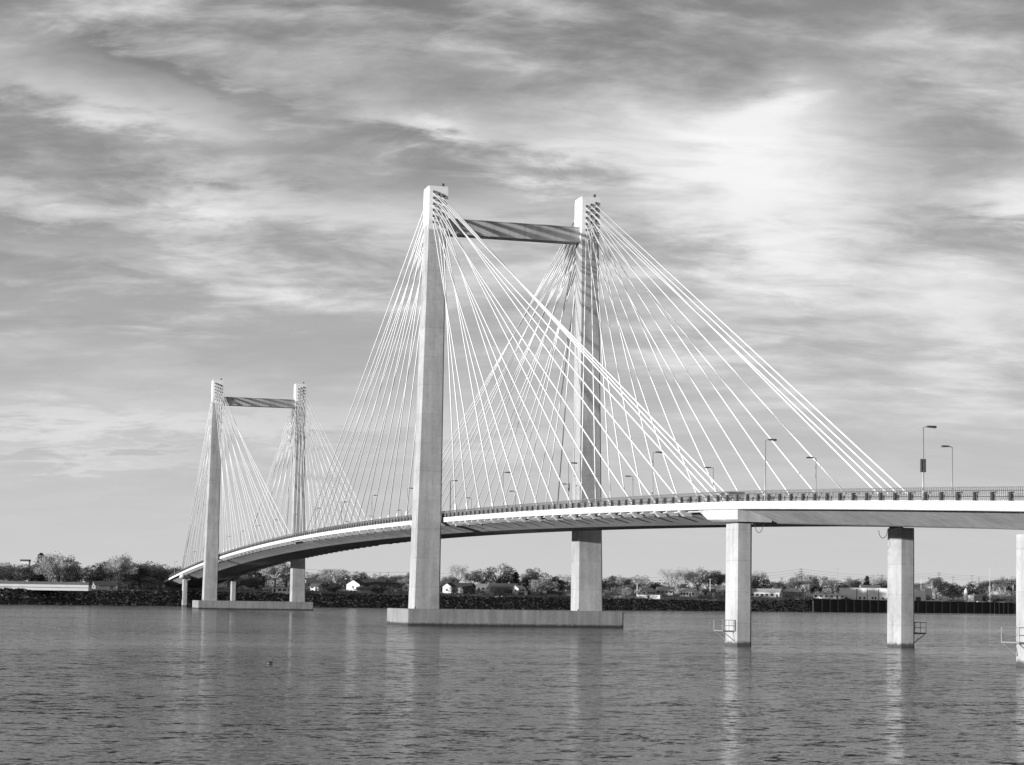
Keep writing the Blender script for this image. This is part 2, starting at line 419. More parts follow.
# abutment on the far bank
mb=MB(); z=zd(484)-2.6
mb.box(-8.2,8.2,480,486,-1,z-.02); mb.box(-10.3,10.3,484.2,486,z-.02,zd(484)-.1)
mb.build('abutment',M_cap,bridge)

# ------------------------------------------------------------------ street lamps
def make_lamp():
    r_=empty('street_lamp',(0,0,0))
    mb=MB(); mb.tube([(0,0,-.1),(0,0,.6),(0,0,6.0)],[.1,.08,.055],8); mb.build('pole',M_galv,r_,True)
    mb=MB(); mb.tube([(0,0,5.97),(.2,0,6.03),(.6,0,6.05)],.04,6); mb.build('arm',M_galv,r_,True)
    mb=MB(); mb.loft([[(.35,-.13,6.0),(.35,.13,6.0),(.35,.13,6.13),(.35,-.13,6.13)],[(1.1,-.18,5.96),(1.1,.18,5.96),(1.1,.14,6.14),(1.1,-.14,6.14)]]); mb.build('lamp_head',M_lamp,r_)
    mb=MB(); mb.box(-.2,.2,-.2,.2,-.1,.06); mb.build('base_plate',M_galv,r_)
    return r_
lp=make_lamp(); first=True; signed=[]
for side,s0,st,nm in ((-1,-163.0,32.4,'near'),(1,-130.9,32.4,'far')):
    k=0; s=s0
    while s<455:
        o=lp if first else copy_tree(lp); first=False
        o.location=(side*9.8,s,zd(s)-.1); o.rotation_euler[2]=0 if side<0 else math.pi
        tag(o,'slim street lamp on %s edge of the bridge, %s from right'%(nm,ORD[k]),'street lamp','street lamps along the bridge deck')
        if side<0 and k in (0,3): signed.append(o)
        k+=1; s+=st

for i,o in enumerate(signed):
    mb=MB(); x,y,z=o.location
    for dx in ((-.22,.1) if i==0 else (.04,)): mb.box(x+dx,x+dx+.1,y-.1,y+.1,z+2.4,z+3.45)
    mb.build('sign_panel',M_dsteel if i else M_lamp,o)
    o['label']=o['label'].replace('slim street lamp','lamp with dark panels on its pole')
# ------------------------------------------------------------------ vehicles
def make_vehicle(kind,paint,loc,rz,label,cat,group=None,name=None):
    r_=empty(name or cat.replace(' ','_'),(0,0,0),label,cat,group)
    if kind=='car':
        L=4.6; prof=[(-2.3,.35),(-2.3,.85),(-2.1,1.0),(-1.55,1.08),(1.0,1.0),(2.05,.85),(2.28,.6),(2.28,.35)]
        cabp=[(-1.85,1.03),(-1.25,1.45),(.35,1.47),(1.15,1.0)]; wx=(-1.4,1.4); w=.88
    elif kind=='van':
        L=5.4; prof=[(-2.7,.4),(-2.7,1.2),(-2.65,2.1),(-2.5,2.25),(1.2,2.25),(1.6,2.1),(2.1,1.25),(2.65,1.05),(2.7,.4)]
        cabp=[(.9,1.3),(1.0,2.0),(1.5,2.0),(2.0,1.3)]; wx=(-1.7,1.75); w=.97
    elif kind=='pickup':
        L=5.4; prof=[(-2.7,.5),(-2.7,1.1),(-.9,1.1),(1.2,1.12),(2.55,1.05),(2.7,.8),(2.7,.5)]
        cabp=[(-.85,1.11),(-.75,1.75),(.6,1.78),(1.25,1.12)]; wx=(-1.7,1.75); w=.95
    mb=MB(); mb.loft([[(w*.93,y,z) for y,z in prof],[(w,y,z if z<.9 else z-.01) for y,z in prof],[(-w,y,z if z<.9 else z-.01) for y,z in prof],[(-w*.93,y,z) for y,z in prof]])
    mb.build('body',paint,r_)
    mb=MB()
    if kind=='van':
        mb.box(-w-.012,-w+.01,cabp[0][0],cabp[3][0]-.25,1.35,1.95); mb.box(w-.01,w+.012,cabp[0][0],cabp[3][0]-.25,1.35,1.95)
        mb.face([(-w*.85,2.08,1.32),(w*.85,2.08,1.32),(w*.85,1.68,2.02),(-w*.85,1.68,2.02)])
    else:
        mb.loft([[(w*.78 if z>1.2 else w*.9,y,z) for y,z in cabp],[(-w*.78 if z>1.2 else -w*.9,y,z) for y,z in cabp]])
        (a,b),(c,d_)=cabp[1],cabp[2]
        m2=MB(); m2.box(-w*.77,w*.77,a-.02,c+.02,(b+d_)/2-.01,(b+d_)/2+.05); m2.build('roof',paint,r_)
    mb.build('window',M_glass,r_)
    for x in (-w+.1,w-.1):
        for y in wx:
            mb=MB(); mb.tube([(x-.11,y,.34),(x+.11,y,.34)],.34,14); mb.tube([(x-.115,y,.34),(x+.115,y,.34)],.19,10,1); mb.build('wheel',[M_black,M_galv],r_)
    for x in (-w*.7,w*.7):
        mb=MB(); mb.box(x-.15,x+.15,prof[-1][0]-.03,prof[-1][0]+.02,.62,.78); mb.build('headlight',M_white,r_)
    r_.location=loc; r_.rotation_euler[2]=rz
    return r_
M_cardark=simple('dark_car_paint',.03,.25,vary=.02); M_cargrey=simple('silver_car_paint',.4,.3,vary=.02); M_carwhite=simple('white_car_paint',.75,.3,vary=.02)
def on_deck(kind,paint,t,s,rz,label,cat): make_vehicle(kind,paint,(t,s,zd(s)-.115),rz,label,cat)
on_deck('van',M_cardark,5.4,-83,0,'dark van crossing the bridge deck just above the first pier','van')
on_deck('van',M_cargrey,5.4,17,0,'grey van crossing the bridge between the two legs of the nearer pylon','van')

# ------------------------------------------------------------------ river, land
def plane_grid(name,xs,ys,z,mat,kind='structure'):
    mb=MB(); n=len(xs)
    for y in ys:
        for x in xs: mb.v.append((x,y,z))
    for j in range(len(ys)-1):
        for i in range(n-1): mb.f.append((j*n+i,j*n+i+1,(j+1)*n+i+1,(j+1)*n+i)); mb.m.append(0)
    return tag(mb.build(name,mat),kind=kind)
plane_grid('river',[-9000,-3000,-1000,-300,0,300,1000,3000,9000],[-3000,-1000,-400,-200,0,200,500,1000,2000,9000],0,M_water)
# river bed below (keeps the river closed)
SH=[(-700,560),(-350,610),(-150,650),(0,680),(90,715),(180,752),(240,775),(330,805),(420,830),(520,880),(600,925),(720,1010),(760,1040),(815,1090),(880,1150),(1010,1290),(1100,1370),(1300,1520),(1700,1800)]
def shz(x):
    for (a,b),(c,d_) in zip(SH,SH[1:]):
        if a<=x<=c: return b+(d_-b)*(x-a)/(c-a)
    return SH[0][1] if x<SH[0][0] else SH[-1][1]
def topz(x): return 5.2 if x<740 else (5.2+1.7*min(1,(x-740)/70))
def gz(x,o):
    """terrain height o metres behind the waterline in photo column x"""
    t=topz(x); P=[(-6,-2.0),(0,0),(9,t),(30,t+.8),(110,max(t+1.5,8.6)),(420,10.5),(1e5,10.5)]
    if 813<=x<=1014: P=[(-6,-2),(0,-.5),(3,t-.15),(30,t),(110,max(t+1.2,8.6)),(420,10.5),(1e5,10.5)]
    for (a,b),(c,d_) in zip(P,P[1:]):
        if a<=o<=c: return b+(d_-b)*(o-a)/(c-a)
    return 10.5
def G(x,o,dz=0): 
    p=W(x,shz(x)+o); p.z=gz(x,o)+dz; return p
cols=sorted(set(list(range(-700,1701,10))+[813,814,1013,1014]))
mb=MB(); rows=[-6,0,3,6,9]
def grid(rows,mat,name,off=0):
    mb=MB(); n=len(cols)
    for o_ in rows:
        for x in cols:
            j=(random.uniform(-.8,.8) if 0<o_<9 else 0)
            mb.v.append(tuple(G(x,o_+j,off)))
    for j in range(len(rows)-1):
        for i in range(n-1): mb.f.append((j*n+i,j*n+i+1,(j+1)*n+i+1,(j+1)*n+i)); mb.m.append(0)
    return tag(mb.build(name,mat),kind='structure')
grid([-6,0,3,6,9],M_bank,'riprap_bank')
grid([9,12,20,30,50,80,120,180,260,420,800,1600,3000,6000],M_ground,'far_bank_ground')
# far side land to the frame edges beyond the modelled columns
# riprap stones
mb=MB()
ico=[(0,0,1),(.9,0,.1),(.25,.85,.2),(-.75,.5,.1),(-.7,-.5,.15),(.3,-.85,.1),(0,0,-.8)]
icf=[(0,1,2),(0,2,3),(0,3,4),(0,4,5),(0,5,1),(6,2,1),(6,3,2),(6,4,3),(6,5,4),(6,1,5)]
for i in range(10500):
    x=random.uniform(-60,812) if i%12 else random.uniform(1014,1150)
    o_=random.uniform(-.6,9.5); p=G(x,o_)
    sc=random.uniform(.3,.75)*(1.25 if random.random()<.1 else 1); a=random.uniform(0,6.28); sz=random.uniform(.5,.9)
    u=random.random(); lightp=.13 if x<735 else .34
    mi=2 if u<lightp else (1 if u<.42 else 0)
    i0=len(mb.v)
    for vx,vy,vz in ico:
        k=random.uniform(.8,1.2); X=(vx*math.cos(a)-vy*math.sin(a))*sc*k; Y=(vx*math.sin(a)+vy*math.cos(a))*sc*k
        mb.v.append((p.x+X,p.y+Y,p.z+.15+vz*sc*sz))
    for q in icf: mb.f.append(tuple(i0+k for k in q)); mb.m.append(mi)
tag(mb.build('riprap_stones',[M_rockd,M_rockm,M_rockl]),'dark broken riprap stones with pale ones among them covering the far bank','riprap',kind='stuff')
# shrubs and weeds, uncountable, along the levee top and the yards
mb=MB()
for i in range(5200):
    x=random.uniform(-60,1150); o_=random.uniform(10,95)
    p=G(x,o_); sz=random.uniform(.35,1.0)*(1 if x<813 or x>1014 or o_>30 else .5)*(1.6 if random.random()<.12 and o_>35 else 1); mi=random.choice((0,0,0,1,1,2))
    for q in range(9):
        c=p+Vector((random.gauss(0,sz*.8),random.gauss(0,sz*.8),abs(random.gauss(0,sz*.45))))
        a=Vector((random.uniform(-1,1),random.uniform(-1,1),random.uniform(-1,1)))*.28*sz+Vector((0,0,.05)); b=Vector((random.uniform(-1,1),random.uniform(-1,1),random.uniform(0,1)))*.3*sz
        mb.face([c-a,c+b,c+a],mi)
tag(mb.build('scrub',[M_leaf['dark'],M_leaf['mid'],M_leaf['light']]),'low tangled scrub and weeds on the levee top','scrub',kind='stuff')
# far wood reading as one mass behind the houses
mb=MB()
for i in range(2300):
    x=random.uniform(-120,1200); Z=shz(x)+random.uniform(230,560)
    p=W(x,Z,9.5); h=random.uniform(3,7.5)*(1+.35*math.sin(x*.05)+.2*math.sin(x*.17)); w=random.uniform(2,4)
    mi=random.choice((0,1,1,2))
    for q in range(44):
        th=random.uniform(0,6.28); ph=random.random()
        c=p+Vector((math.cos(th)*w*math.sqrt(1-ph*ph)*random.uniform(.6,1),math.sin(th)*w*.8,ph*h))
        a=Vector((random.uniform(-1,1),random.uniform(-1,1),random.uniform(-1,1)))*.7; b=Vector((random.uniform(-1,1),random.uniform(-1,1),random.uniform(-1,1)))*.7
        mb.face([c-a,c+b,c+a],mi)
tag(mb.build('distant_wood',[M_leaf['dark'],M_leaf['mid'],M_leaf['pale']]),'low band of distant woods closing the view behind the riverside houses','wood',kind='stuff')

# ------------------------------------------------------------------ trees
def rv(s=1): return Vector((random.uniform(-s,s),random.uniform(-s,s),random.uniform(-s,s)))
def branch(mb,p,d,L,r_,depth,tips,n=5):
    mid=p+d*L*.5+rv(L*.05); q=p+d*L+rv(L*.08)
    mb.tube([p,mid,q],[r_,r_*.8,r_*.55],n if depth<2 else 3)
    tips.append((q,depth))
    if depth>=3: return
    for i in range(random.choice((3,4)) if depth<2 else 3):
        nd=(d+rv(.75)+Vector((0,0,.25))).normalized()
        st=p.lerp(q,random.uniform(.45,1))
        branch(mb,st,nd,L*random.uniform(.55,.8),r_*.5,depth+1,tips,n)
def tree_proto(kind,seed):
    """unit tree, 10 m tall; returns (trunk_mesh, crown_mesh)"""
    random.seed(seed)
    root=empty('tree',(0,0,0)); tr=MB(); tips=[]; cr_=MB()
    def leaf(c,s):
        a=rv(s); b=rv(s); cr_.face([c-a*.5,c+b*.6,c+a*.5])
        if random.random()<.6: cr_.face([c-a*.5,c-b*.6,c+a*.5])
    if kind=='conifer':
        tr.tube([(0,0,-.5),(0,0,9.4)],[.28,.04],7)
        for i in range(46):
            z=1.0+8.8*i/46; w=2.1*(1-(z/10.2))**.85+.15
            for j in range(9):
                a=random.uniform(0,6.28); L=w*random.uniform(.65,1.1)
                for q in range(5):
                    f=(q+1)/5; leaf(Vector((math.cos(a)*L*f,math.sin(a)*L*f,z-.25*f*L))+rv(.12),.38)
    elif kind in('broad','dense','bush'):
        H=10; tr.tube([(0,0,-.5),(.1,0,2.2),(0,.1,4.5)],[.36,.28,.18],7)
        lo=1.6 if kind=='bush' else 2.8
        clumps=[]
        n={'broad':17,'dense':22,'bush':16}[kind]
        for i in range(n):
            a=random.uniform(0,6.28); ph=random.uniform(0,1)
            rr=(3.9 if kind!='broad' else 3.5)*math.sin(math.pi*(.14+.72*ph))*random.uniform(.45,1)
            z=lo+(9.0-lo)*ph
            clumps.append((Vector((math.cos(a)*rr,math.sin(a)*rr,z)),random.uniform(1.0,1.75)*(1.15 if kind=='dense' else 1)))
        for c,r_ in clumps:
            tr.tube([(0,0,random.uniform(1.5,4)),tuple(c*.55+Vector((0,0,c.z*.2))),tuple(c)],[.14,.08,.03],4)
            for q in range(int({'broad':75,'dense':120,'bush':95}[kind]*r_)):
                d=Vector((random.gauss(0,1),random.gauss(0,1),random.gauss(0,1))).normalized()*r_*random.uniform(.55,1.08)
                leaf(c+d,.36)
    else: # bare: branching twigs with thin buds
        tr.tube([(0,0,-.5),(.05,0,2.0),(0,.1,3.4)],[.3,.24,.18],7)
        for i in range(6):
            a=i*1.05+random.uniform(-.3,.3); d=Vector((math.cos(a)*.6,math.sin(a)*.6,1)).normalized()
            branch(cr_,Vector((0,0,random.uniform(1.8,3.4))),d,2.6 if i else 3.2,.12,0,tips,4)
        for q,dp in tips:
            if dp>=2:
                for k in range(5 if kind=='bare' else 16): leaf(q+rv(.5 if kind=='bare' else .75),.22 if kind=='bare' else .36)
    t=tr.build('trunk',M_bark,root); c=cr_.build('crown',M_leaf['mid'],root)
    zz=sorted(v.co.z for v in c.data.vertices); zs=zz[int(len(zz)*.985)]
    c.data.transform(Matrix.Scale(10/zs,4)); t.data.transform(Matrix.Scale(10/zs,4))
    root['h']=10.0; xx=sorted(abs(v.co.x) for v in c.data.vertices); root['w']=2*xx[int(len(xx)*.95)]
    return root
PROTO={}
for kind,n in (('conifer',1),('broad',3),('dense',3),('bush',2),('bare',3),('budding',3)):
    PROTO[kind]=[tree_proto(kind,100+17*i+hash_) for i,hash_ in zip(range(n),(len(kind)*7,len(kind)*11,len(kind)*13))]
used=set(); random.seed(11)
# column, top row, crown width in px, kind, tone, metres behind the waterline
T=[(-6,566,24,'dense','mid',60),(8,565,26,'dense','mid',75),(18,566,24,'dense','mid',55),(30,566,22,'dense','dark',60),(40,554,11,'conifer','dark',60),(49,563,20,'budding','pale',40),(58,556,28,'budding','light',50),(66,565,20,'broad','mid',45),(74,566,16,'dense','dark',70),(88,569,18,'broad','mid',75),(102,563,20,'dense','dark',80),(110,560,16,'broad','mid',75),
(117,559,22,'budding','light',30),(125,556,14,'broad','mid',70),(95,566,20,'dense','mid',50),(138,565,18,'budding','mid',45),(149,566,18,'dense','dark',50),(160,570,18,'dense','mid',40),(133,567,20,'dense','dark',40),(144,564,24,'dense','dark',60),(155,566,18,'budding','pale',50),(166,567,20,'dense','mid',60),(176,568,14,'dense','dark',70),(128,575,16,'bush','dark',22),(150,578,18,'bush','mid',25),
(228,572,18,'dense','mid',90),(240,570,20,'budding','pale',110),(251,567,22,'budding','pale',110),(263,566,22,'broad','mid',110),(275,563,24,'budding','light',90),(286,567,20,'budding','pale',90),(236,579,16,'bush','dark',50),(256,579,18,'bush','dark',50),(292,571,16,'broad','mid',90),
(309,573,12,'bare','pale',120),(322,574,16,'budding','pale',90),(334,570,26,'budding','light',45),(346,576,14,'broad','mid',90),(358,573,16,'dense','dark',110),(372,579,14,'dense','dark',100),(384,577,16,'budding','pale',90),(394,577,12,'broad','mid',110),(403,576,16,'budding','light',80),(412,573,12,'broad','mid',110),
(448,577,14,'dense','mid',110),(458,565,22,'bare','light',110),(471,573,18,'budding','pale',110),(483,571,18,'broad','mid',110),(498,566,26,'broad','mid',110),(508,573,16,'dense','dark',110),(516,573,8,'conifer','dark',100),(527,578,12,'dense','dark',100),(536,570,22,'dense','mid',110),(541,580,24,'budding','pale',40),(551,577,16,'dense','dark',100),(562,581,16,'dense','dark',90),(567,575,16,'bare','light',130),
(600,581,10,'dense','dark',90),(610,577,16,'dense','dark',110),(621,578,22,'budding','pale',70),(633,577,16,'broad','mid',110),(641,577,16,'broad','pale',120),(652,583,18,'dense','dark',110),(671,570,20,'bare','light',120),(684,569,20,'bare','light',120),(697,571,20,'budding','pale',110),(708,572,20,'budding','mid',120),(718,575,16,'budding','mid',110),(690,583,18,'bush','dark',110),
(757,571,18,'bare','light',120),(760,577,20,'dense','dark',110),(775,583,16,'budding','mid',130),(788,582,16,'budding','mid',140),(803,575,22,'budding','light',90),(812,578,10,'dense','dark',110),(820,577,18,'broad','mid',120),(832,580,16,'broad','mid',130),(843,585,12,'dense','dark',90),(851,580,18,'budding','mid',130),(860,581,14,'dense','mid',130),(867,577,8,'conifer','dark',120),(877,575,20,'bare','light',130),(884,582,14,'dense','dark',120),
(921,584,14,'broad','mid',130),(936,579,20,'budding','mid',140),(949,584,20,'dense','dark',110),(957,585,14,'dense','dark',120),(975,584,22,'dense','dark',110),(987,582,16,'budding','mid',140),(1001,580,20,'budding','mid',120),(1012,579,18,'broad','mid',120),(1022,578,18,'broad','mid',130),(1036,580,20,'dense','mid',130)]
for i in range(46):      # low shrubs and saplings on the slope in front of the houses
    x=random.uniform(95,812) if i<34 else random.uniform(915,1010)
    if 163<x<300: continue
    yb=592+.0156*x-4; hp=random.uniform(4.5,10)
    T.append((round(x,1),yb-hp,hp*random.uniform(.9,1.5),'bush',random.choice(('dark','mid','mid','pale')),random.uniform(24,62)))
ZN=[(-99,100,'left of the pale-barked tree clump'),(100,200,'left of the farther pylon'),(200,300,'seen between the legs of the farther pylon'),(300,425,'seen between the two pylons'),(425,590,'framed by the legs of the nearer pylon'),(590,740,'between the nearer pylon and the first pier'),(740,905,'between the two piers at right'),(905,1100,'right of the second pier')]
ZN[0]=(-99,100,'at the left edge behind the long low building')
LOOK={('dense','dark'):'dark dense leafy tree',('dense','mid'):'dense bushy grey tree',('broad','mid'):'spreading leafy tree',('broad','pale'):'spreading pale tree',('budding','pale'):'pale budding tree',('budding','light'):'light feathery budding tree',('budding','mid'):'thin-leaved budding tree',('bare','light'):'bare twiggy tree',('bare','pale'):'bare twiggy tree',('conifer','dark'):'narrow dark conifer',('bush','dark'):'low dark bushy tree',('bush','mid'):'low grey bushy tree',('bush','pale'):'low pale bushy tree'}
KN={'conifer':'conifer_tree','dense':'leafy_tree','broad':'leafy_tree','budding':'budding_tree','bare':'bare_tree','bush':'bushy_tree'}
T.sort(key=lambda q:q[0])
SZ=['at the left edge','left of the farther pylon','inside the farther pylon','between the two pylons','inside the nearer pylon','before the first pier','between the two piers','past the second pier']
for zi,(a,b,zn) in enumerate(ZN):
    lst=[q for q in T if a<=q[0]<b]; cnt={}
    for i,(x,yt,wpx,kind,tone,o_) in enumerate(lst):
        lk=LOOK[(kind,tone)]; cnt[lk]=cnt.get(lk,0)+1; j=cnt[lk]-1
        tot=sum(1 for q in lst if LOOK[(q[3],q[4])]==lk)
        lbl='%s ashore %s%s'%(lk,SZ[zi],'' if tot==1 else ', %s such from left'%ORD[j])
        src=random.choice(PROTO[kind])
        o=src if src not in used else copy_tree(src)
        used.add(src)
        p=G(x,o_,-.1); Z=shz(x)+o_; ppm=F_PX/Z
        ytop=592+.0156*x; topzv=CH+(ytop-yt)/ppm
        h=max(2.2,topzv-p.z); w=wpx/ppm*1.12
        o.location=p; o.rotation_euler[2]=random.uniform(0,6.28); o.scale=(w/src['w'],w/src['w'],h/10)
        o.name=KN[kind]
        for c in kids(o):
            if c.name.startswith('crown'):
                c.material_slots[0].link='OBJECT'; c.material_slots[0].material=M_leaf[tone]
            else:
                c.material_slots[0].link='OBJECT'; c.material_slots[0].material=M_pbark if tone=='light' else M_bark
        tag(o,lbl,'tree','trees along the far bank')
for k,l in PROTO.items():
    for r_ in l:
        for key in ('h','w'):
            pass
for o in list(bpy.data.objects):
    if 'h' in o.keys(): del o['h']
    if 'w' in o.keys(): del o['w']
# remove prototypes never placed
for k,l in PROTO.items():
    for r_ in l:
        if r_ not in used:
            for c in kids(r_): bpy.data.objects.remove(c)
            bpy.data.objects.remove(r_)

# ------------------------------------------------------------------ houses and sheds
def house(x,o_,wid,dep,eave,rise,wall,roof,label,cat='house',rz=None,name='house',doors=1,wins=3,flat=False,hip=False,garage=False):
    p=G(x,o_,-.2)
    rz=-YAW if rz is None else -YAW+R(rz)
    r_=empty(name,p,label,cat,'buildings on the far bank')
    a,b=wid/2,dep/2
    def T(mb,nm,mats,par=r_):
        o=mb.build(nm,mats,None); o.parent=par; return o
    mb=MB(); mb.box(-a,a,-b,b,0,eave)
    if not flat and not hip:
        for sx in (-a,a):
            pts=[(sx,-b,eave),(sx,b,eave),(sx,0,eave+rise)]
            mb.face(pts if sx>0 else pts[::-1])
    T(mb,'wall',wall)
    mb=MB(); t=.22; ov=.45
    if flat:
        mb.box(-a-.15,a+.15,-b-.15,b+.15,eave+.003,eave+rise)
    elif hip:
        e=eave+.003; hx=max(a-b,.3)
        A=[(-a-ov,-b-ov,e),(a+ov,-b-ov,e),(a+ov,b+ov,e),(-a-ov,b+ov,e)]; B_=[(-hx,0,e+rise),(hx,0,e+rise)]
        mb.face([A[0],A[1],B_[1],B_[0]]); mb.face([A[2],A[3],B_[0],B_[1]]); mb.face([A[1],A[2],B_[1]]); mb.face([A[3],A[0],B_[0]]); mb.face(A[::-1])
    else:
        sl=rise/b
        for sy in (-1,1):
            ring=lambda xx:[(xx,sy*(b+ov),eave-ov*sl+.02),(xx,sy*(b+ov),eave-ov*sl+t+.02),(xx,0,eave+rise+t+.02),(xx,0,eave+rise+.02)]
            rg=[ring(-a-ov),ring(a+ov)]
            mb.loft(rg if sy>0 else rg[::-1])
    rf=T(mb,'roof',roof)
    if not flat and wid>8:
        mb=MB(); mb.box(a*.4,a*.4+.7,-.1,.6,eave+rise-.8,eave+rise+.9); T(mb,'chimney',M_midw,rf)
    slots=[('door' if i<doors else 'window') for i in range(doors+wins)]
    random.Random(int(x*7)).shuffle(slots)
    n=len(slots)
    for i,k in enumerate(slots):
        cx=-a+wid*(i+.5)/n; mb=MB()
        if k=='door':
            w2=.5 if not garage else min(1.5,wid/n*.4); h2=min(2.1 if not garage else 2.8,eave-.3); mb.box(cx-w2,cx+w2,-b-.05,-b+.02,.22,.22+h2); T(mb,'door',M_darkw if wall is not M_darkw else M_pale)
        else:
            w2=min(.75,wid/n*.35); mb.box(cx-w2-.08,cx+w2+.08,-b-.04,-b+.02,1.2,min(2.4,eave-.25)+.1); f=T(mb,'window',M_white if wall is not M_white else M_midw)
            mb=MB(); mb.box(cx-w2,cx+w2,-b-.06,-b-.03,1.28,min(2.4,eave-.25)+.02); T(mb,'pane',M_glass,f)
    for sx in (-1,1):     # gable-end windows
        mb=MB(); xa,xb=(sx*a-.02,sx*a+.04) if sx>0 else (sx*a-.04,sx*a+.02)
        mb.box(xa,xb,-.6,.6,1.2,min(2.3,eave-.25)); T(mb,'window',M_glass)
    r_.rotation_euler[2]=rz
    return r_
# left end
p_long=house(28,11,44,9,2.1,1.0,M_white,M_rmid,'long low white building with a grey roof on the levee at the left edge','building',name='long_low_building',doors=0,wins=0,flat=True,rz=4)
mb=MB(); mb.box(-21.9,21.9,-4.56,-4.5,.95,1.15); o=mb.build('wall_band',M_darkw); o.parent=p_long
house(104,22,8,6,1.9,1.3,M_midw,M_rmid,'small grey shed with a gable beside the long low building','shed',name='garden_shed',rz=25,wins=1)
house(90,100,5.0,5,4.2,.5,M_white,M_rpale,'small pale flat-roofed block rising among the trees at left',name='flat_roofed_house',flat=True,cat='house')
house(24.5,125,3.4,3,8.6,.8,M_white,M_rdark,'tall pale block with a dark cap standing above the trees at far left','tower block',name='tower_block',flat=True,wins=2)
house(1,100,6,7,3,1.5,M_white,M_rmid,'white house partly behind trees at the extreme left',rz=15)
# between far pylon legs
house(281,12,6.8,3,2.3,.4,M_bright,M_rpale,'long white trailer on the levee beside the farther pylon right leg','trailer',name='white_trailer',flat=True,doors=1,wins=2,rz=-18)
house(246,95,14,8,2.6,2,M_darkw,M_rdark,'dark house in the shade of trees seen through the farther pylon')
# between pylons
house(313,90,7,6,3.4,1.3,M_white,M_rpale,'two-storey white house just right of the farther pylon',rz=20,wins=4)
house(316,60,4,4,2.0,1.0,M_white,M_rmid,'small white cottage below the two-storey house right of the farther pylon',rz=-20,wins=1,name='cottage')
house(355.5,70,4.6,7,3.0,2.0,M_white,M_rdark,'narrow white gabled house left of the dark-roofed one between the pylons',rz=62,wins=1)
house(369,75,14,8,2.6,2.6,M_darkw,M_rdark,'wide dark-roofed house in the middle between the pylons',rz=6)
house(372,32,13,6,1.8,.8,M_pale,M_rmid,'low pale outbuilding in front of the dark-roofed house','shed',name='outbuilding',wins=2,rz=5)
house(392,85,9,7,2.0,1.2,M_pale,M_rmid,'pale bungalow left of the nearer pylon left leg',wins=3,name='bungalow')
house(410,70,4.5,6,2.8,1.2,M_white,M_rmid,'white house tucked against the nearer pylon left leg',rz=40,wins=1)
# framed by near pylon
house(458,60,14,9,3.0,1.7,M_darkw,M_rdark,'dark house with broad dark roof framed at left by the nearer pylon',rz=-14)
house(449,52,4.0,4.6,3.3,1.5,M_white,M_rdark,'small white gabled wing at the left end of the dark house','house',rz=60,wins=0,name='gabled_wing')
house(484,90,8.5,7,2.4,1.4,M_pale,M_rpale,'pale-roofed house between two trees framed by the nearer pylon',rz=10)
house(503,75,13,9,1.8,2.8,M_darkw,M_rmid,'wide low barn-like house with long sloping roof framed by the nearer pylon',rz=12,name='barn_house')
house(518.5,55,3.6,5,3.0,1.2,M_white,M_rpale,'bright white house end right of the barn-like house',rz=35,wins=1)
house(521,45,6,4,1.6,.4,M_white,M_rpale,'low white garage in front of the bright white house end','garage',name='garage',flat=True,garage=True,wins=0)
house(544,90,4.5,5,2.2,1.2,M_white,M_rmid,'white cottage half hidden by the round pale tree',rz=10,name='cottage')
house(560,32,12,5,1.6,1.1,M_midw,M_rdark,'low dark-roofed boathouse beside the nearer pylon right leg','shed',name='boathouse',wins=2)
# between near pylon and first pier
house(648,70,5,6,2.5,1.7,M_bright,M_rpale,'white gabled house left of centre between nearer pylon and first pier',rz=30,wins=2)
house(649,28,12,3.2,1.7,.3,M_bright,M_rpale,'long white mobile home low on the bank right of the nearer pylon','mobile home',name='mobile_home',flat=True,wins=4,rz=-18)
house(665,90,9,7,2.8,1.7,M_midw,M_rpale,'grey house with pale roof right of the white gabled house',rz=-10)
house(689,66,8,8,3.0,1.6,M_bright,M_rpale,'white house with pale roof left of the twin utility poles',rz=-20,wins=4)
house(709,75,6,6,2.8,1.6,M_white,M_rmid,'small white cottage next to the twin utility poles',rz=-15,name='cottage',wins=1)
house(719,95,12,8,4.6,1.4,M_midw,M_rpale,'grey two-storey house just left of the first pier',wins=4)
# between piers
house(766,66,17,9,3.2,2.0,M_bright,M_rpale,'long white house with a pale roof and dark windows right of the first pier',rz=-18,wins=5,doors=1)
house(790,62,15,9,3.2,2.8,M_midw,M_rmid,'grey-roofed house next to the long white house',rz=-8,wins=3,hip=True)
house(830,60,19,9,2.4,.6,M_bright,M_bright,'low white flat-roofed store left of the warehouse','store',name='flat_store',flat=True,wins=5,rz=-16)
w1=house(869,36,34,14,7.3,.4,M_bright,M_rpale,'big pale windowless warehouse on the quay between the piers','warehouse',name='warehouse',flat=True,wins=0,doors=0,rz=-16)
house(870,62,11,8,8.2,.7,M_bright,M_bright,'white gabled roof top rising behind the warehouse','warehouse',name='warehouse_annex',wins=0,doors=0)
house(919,35,8,10,7.2,.4,M_bright,M_rpale,'white block shed on the quay right of the second pier','warehouse',name='quay_shed',flat=True,wins=0,doors=1,garage=True,rz=-16)
house(922,100,12,8,9.0,1.6,M_white,M_rpale,'white roofed hall behind the quay shed','hall',name='white_hall',wins=0)
house(1004,60,20,8,3.6,1.6,M_pale,M_rpale,'pale site building in the industrial yard at far right','building',name='site_building',wins=4)

for xx,ww in ((-6.8,.5),(-.6,.35),(6.2,.45),(12.5,.4)):
    mb=MB(); mb.box(xx,xx+ww,-7.06,-6.98,.3,7.0); o=mb.build('bay_gap',M_darkw); o.parent=w1
for xx in (-5.2,-2.6,2.3,4.0,8.5):
    mb=MB(); mb.box(xx,xx+1.0,-7.07,-6.98,.9,2.3); o=mb.build('window',M_glass); o.parent=w1
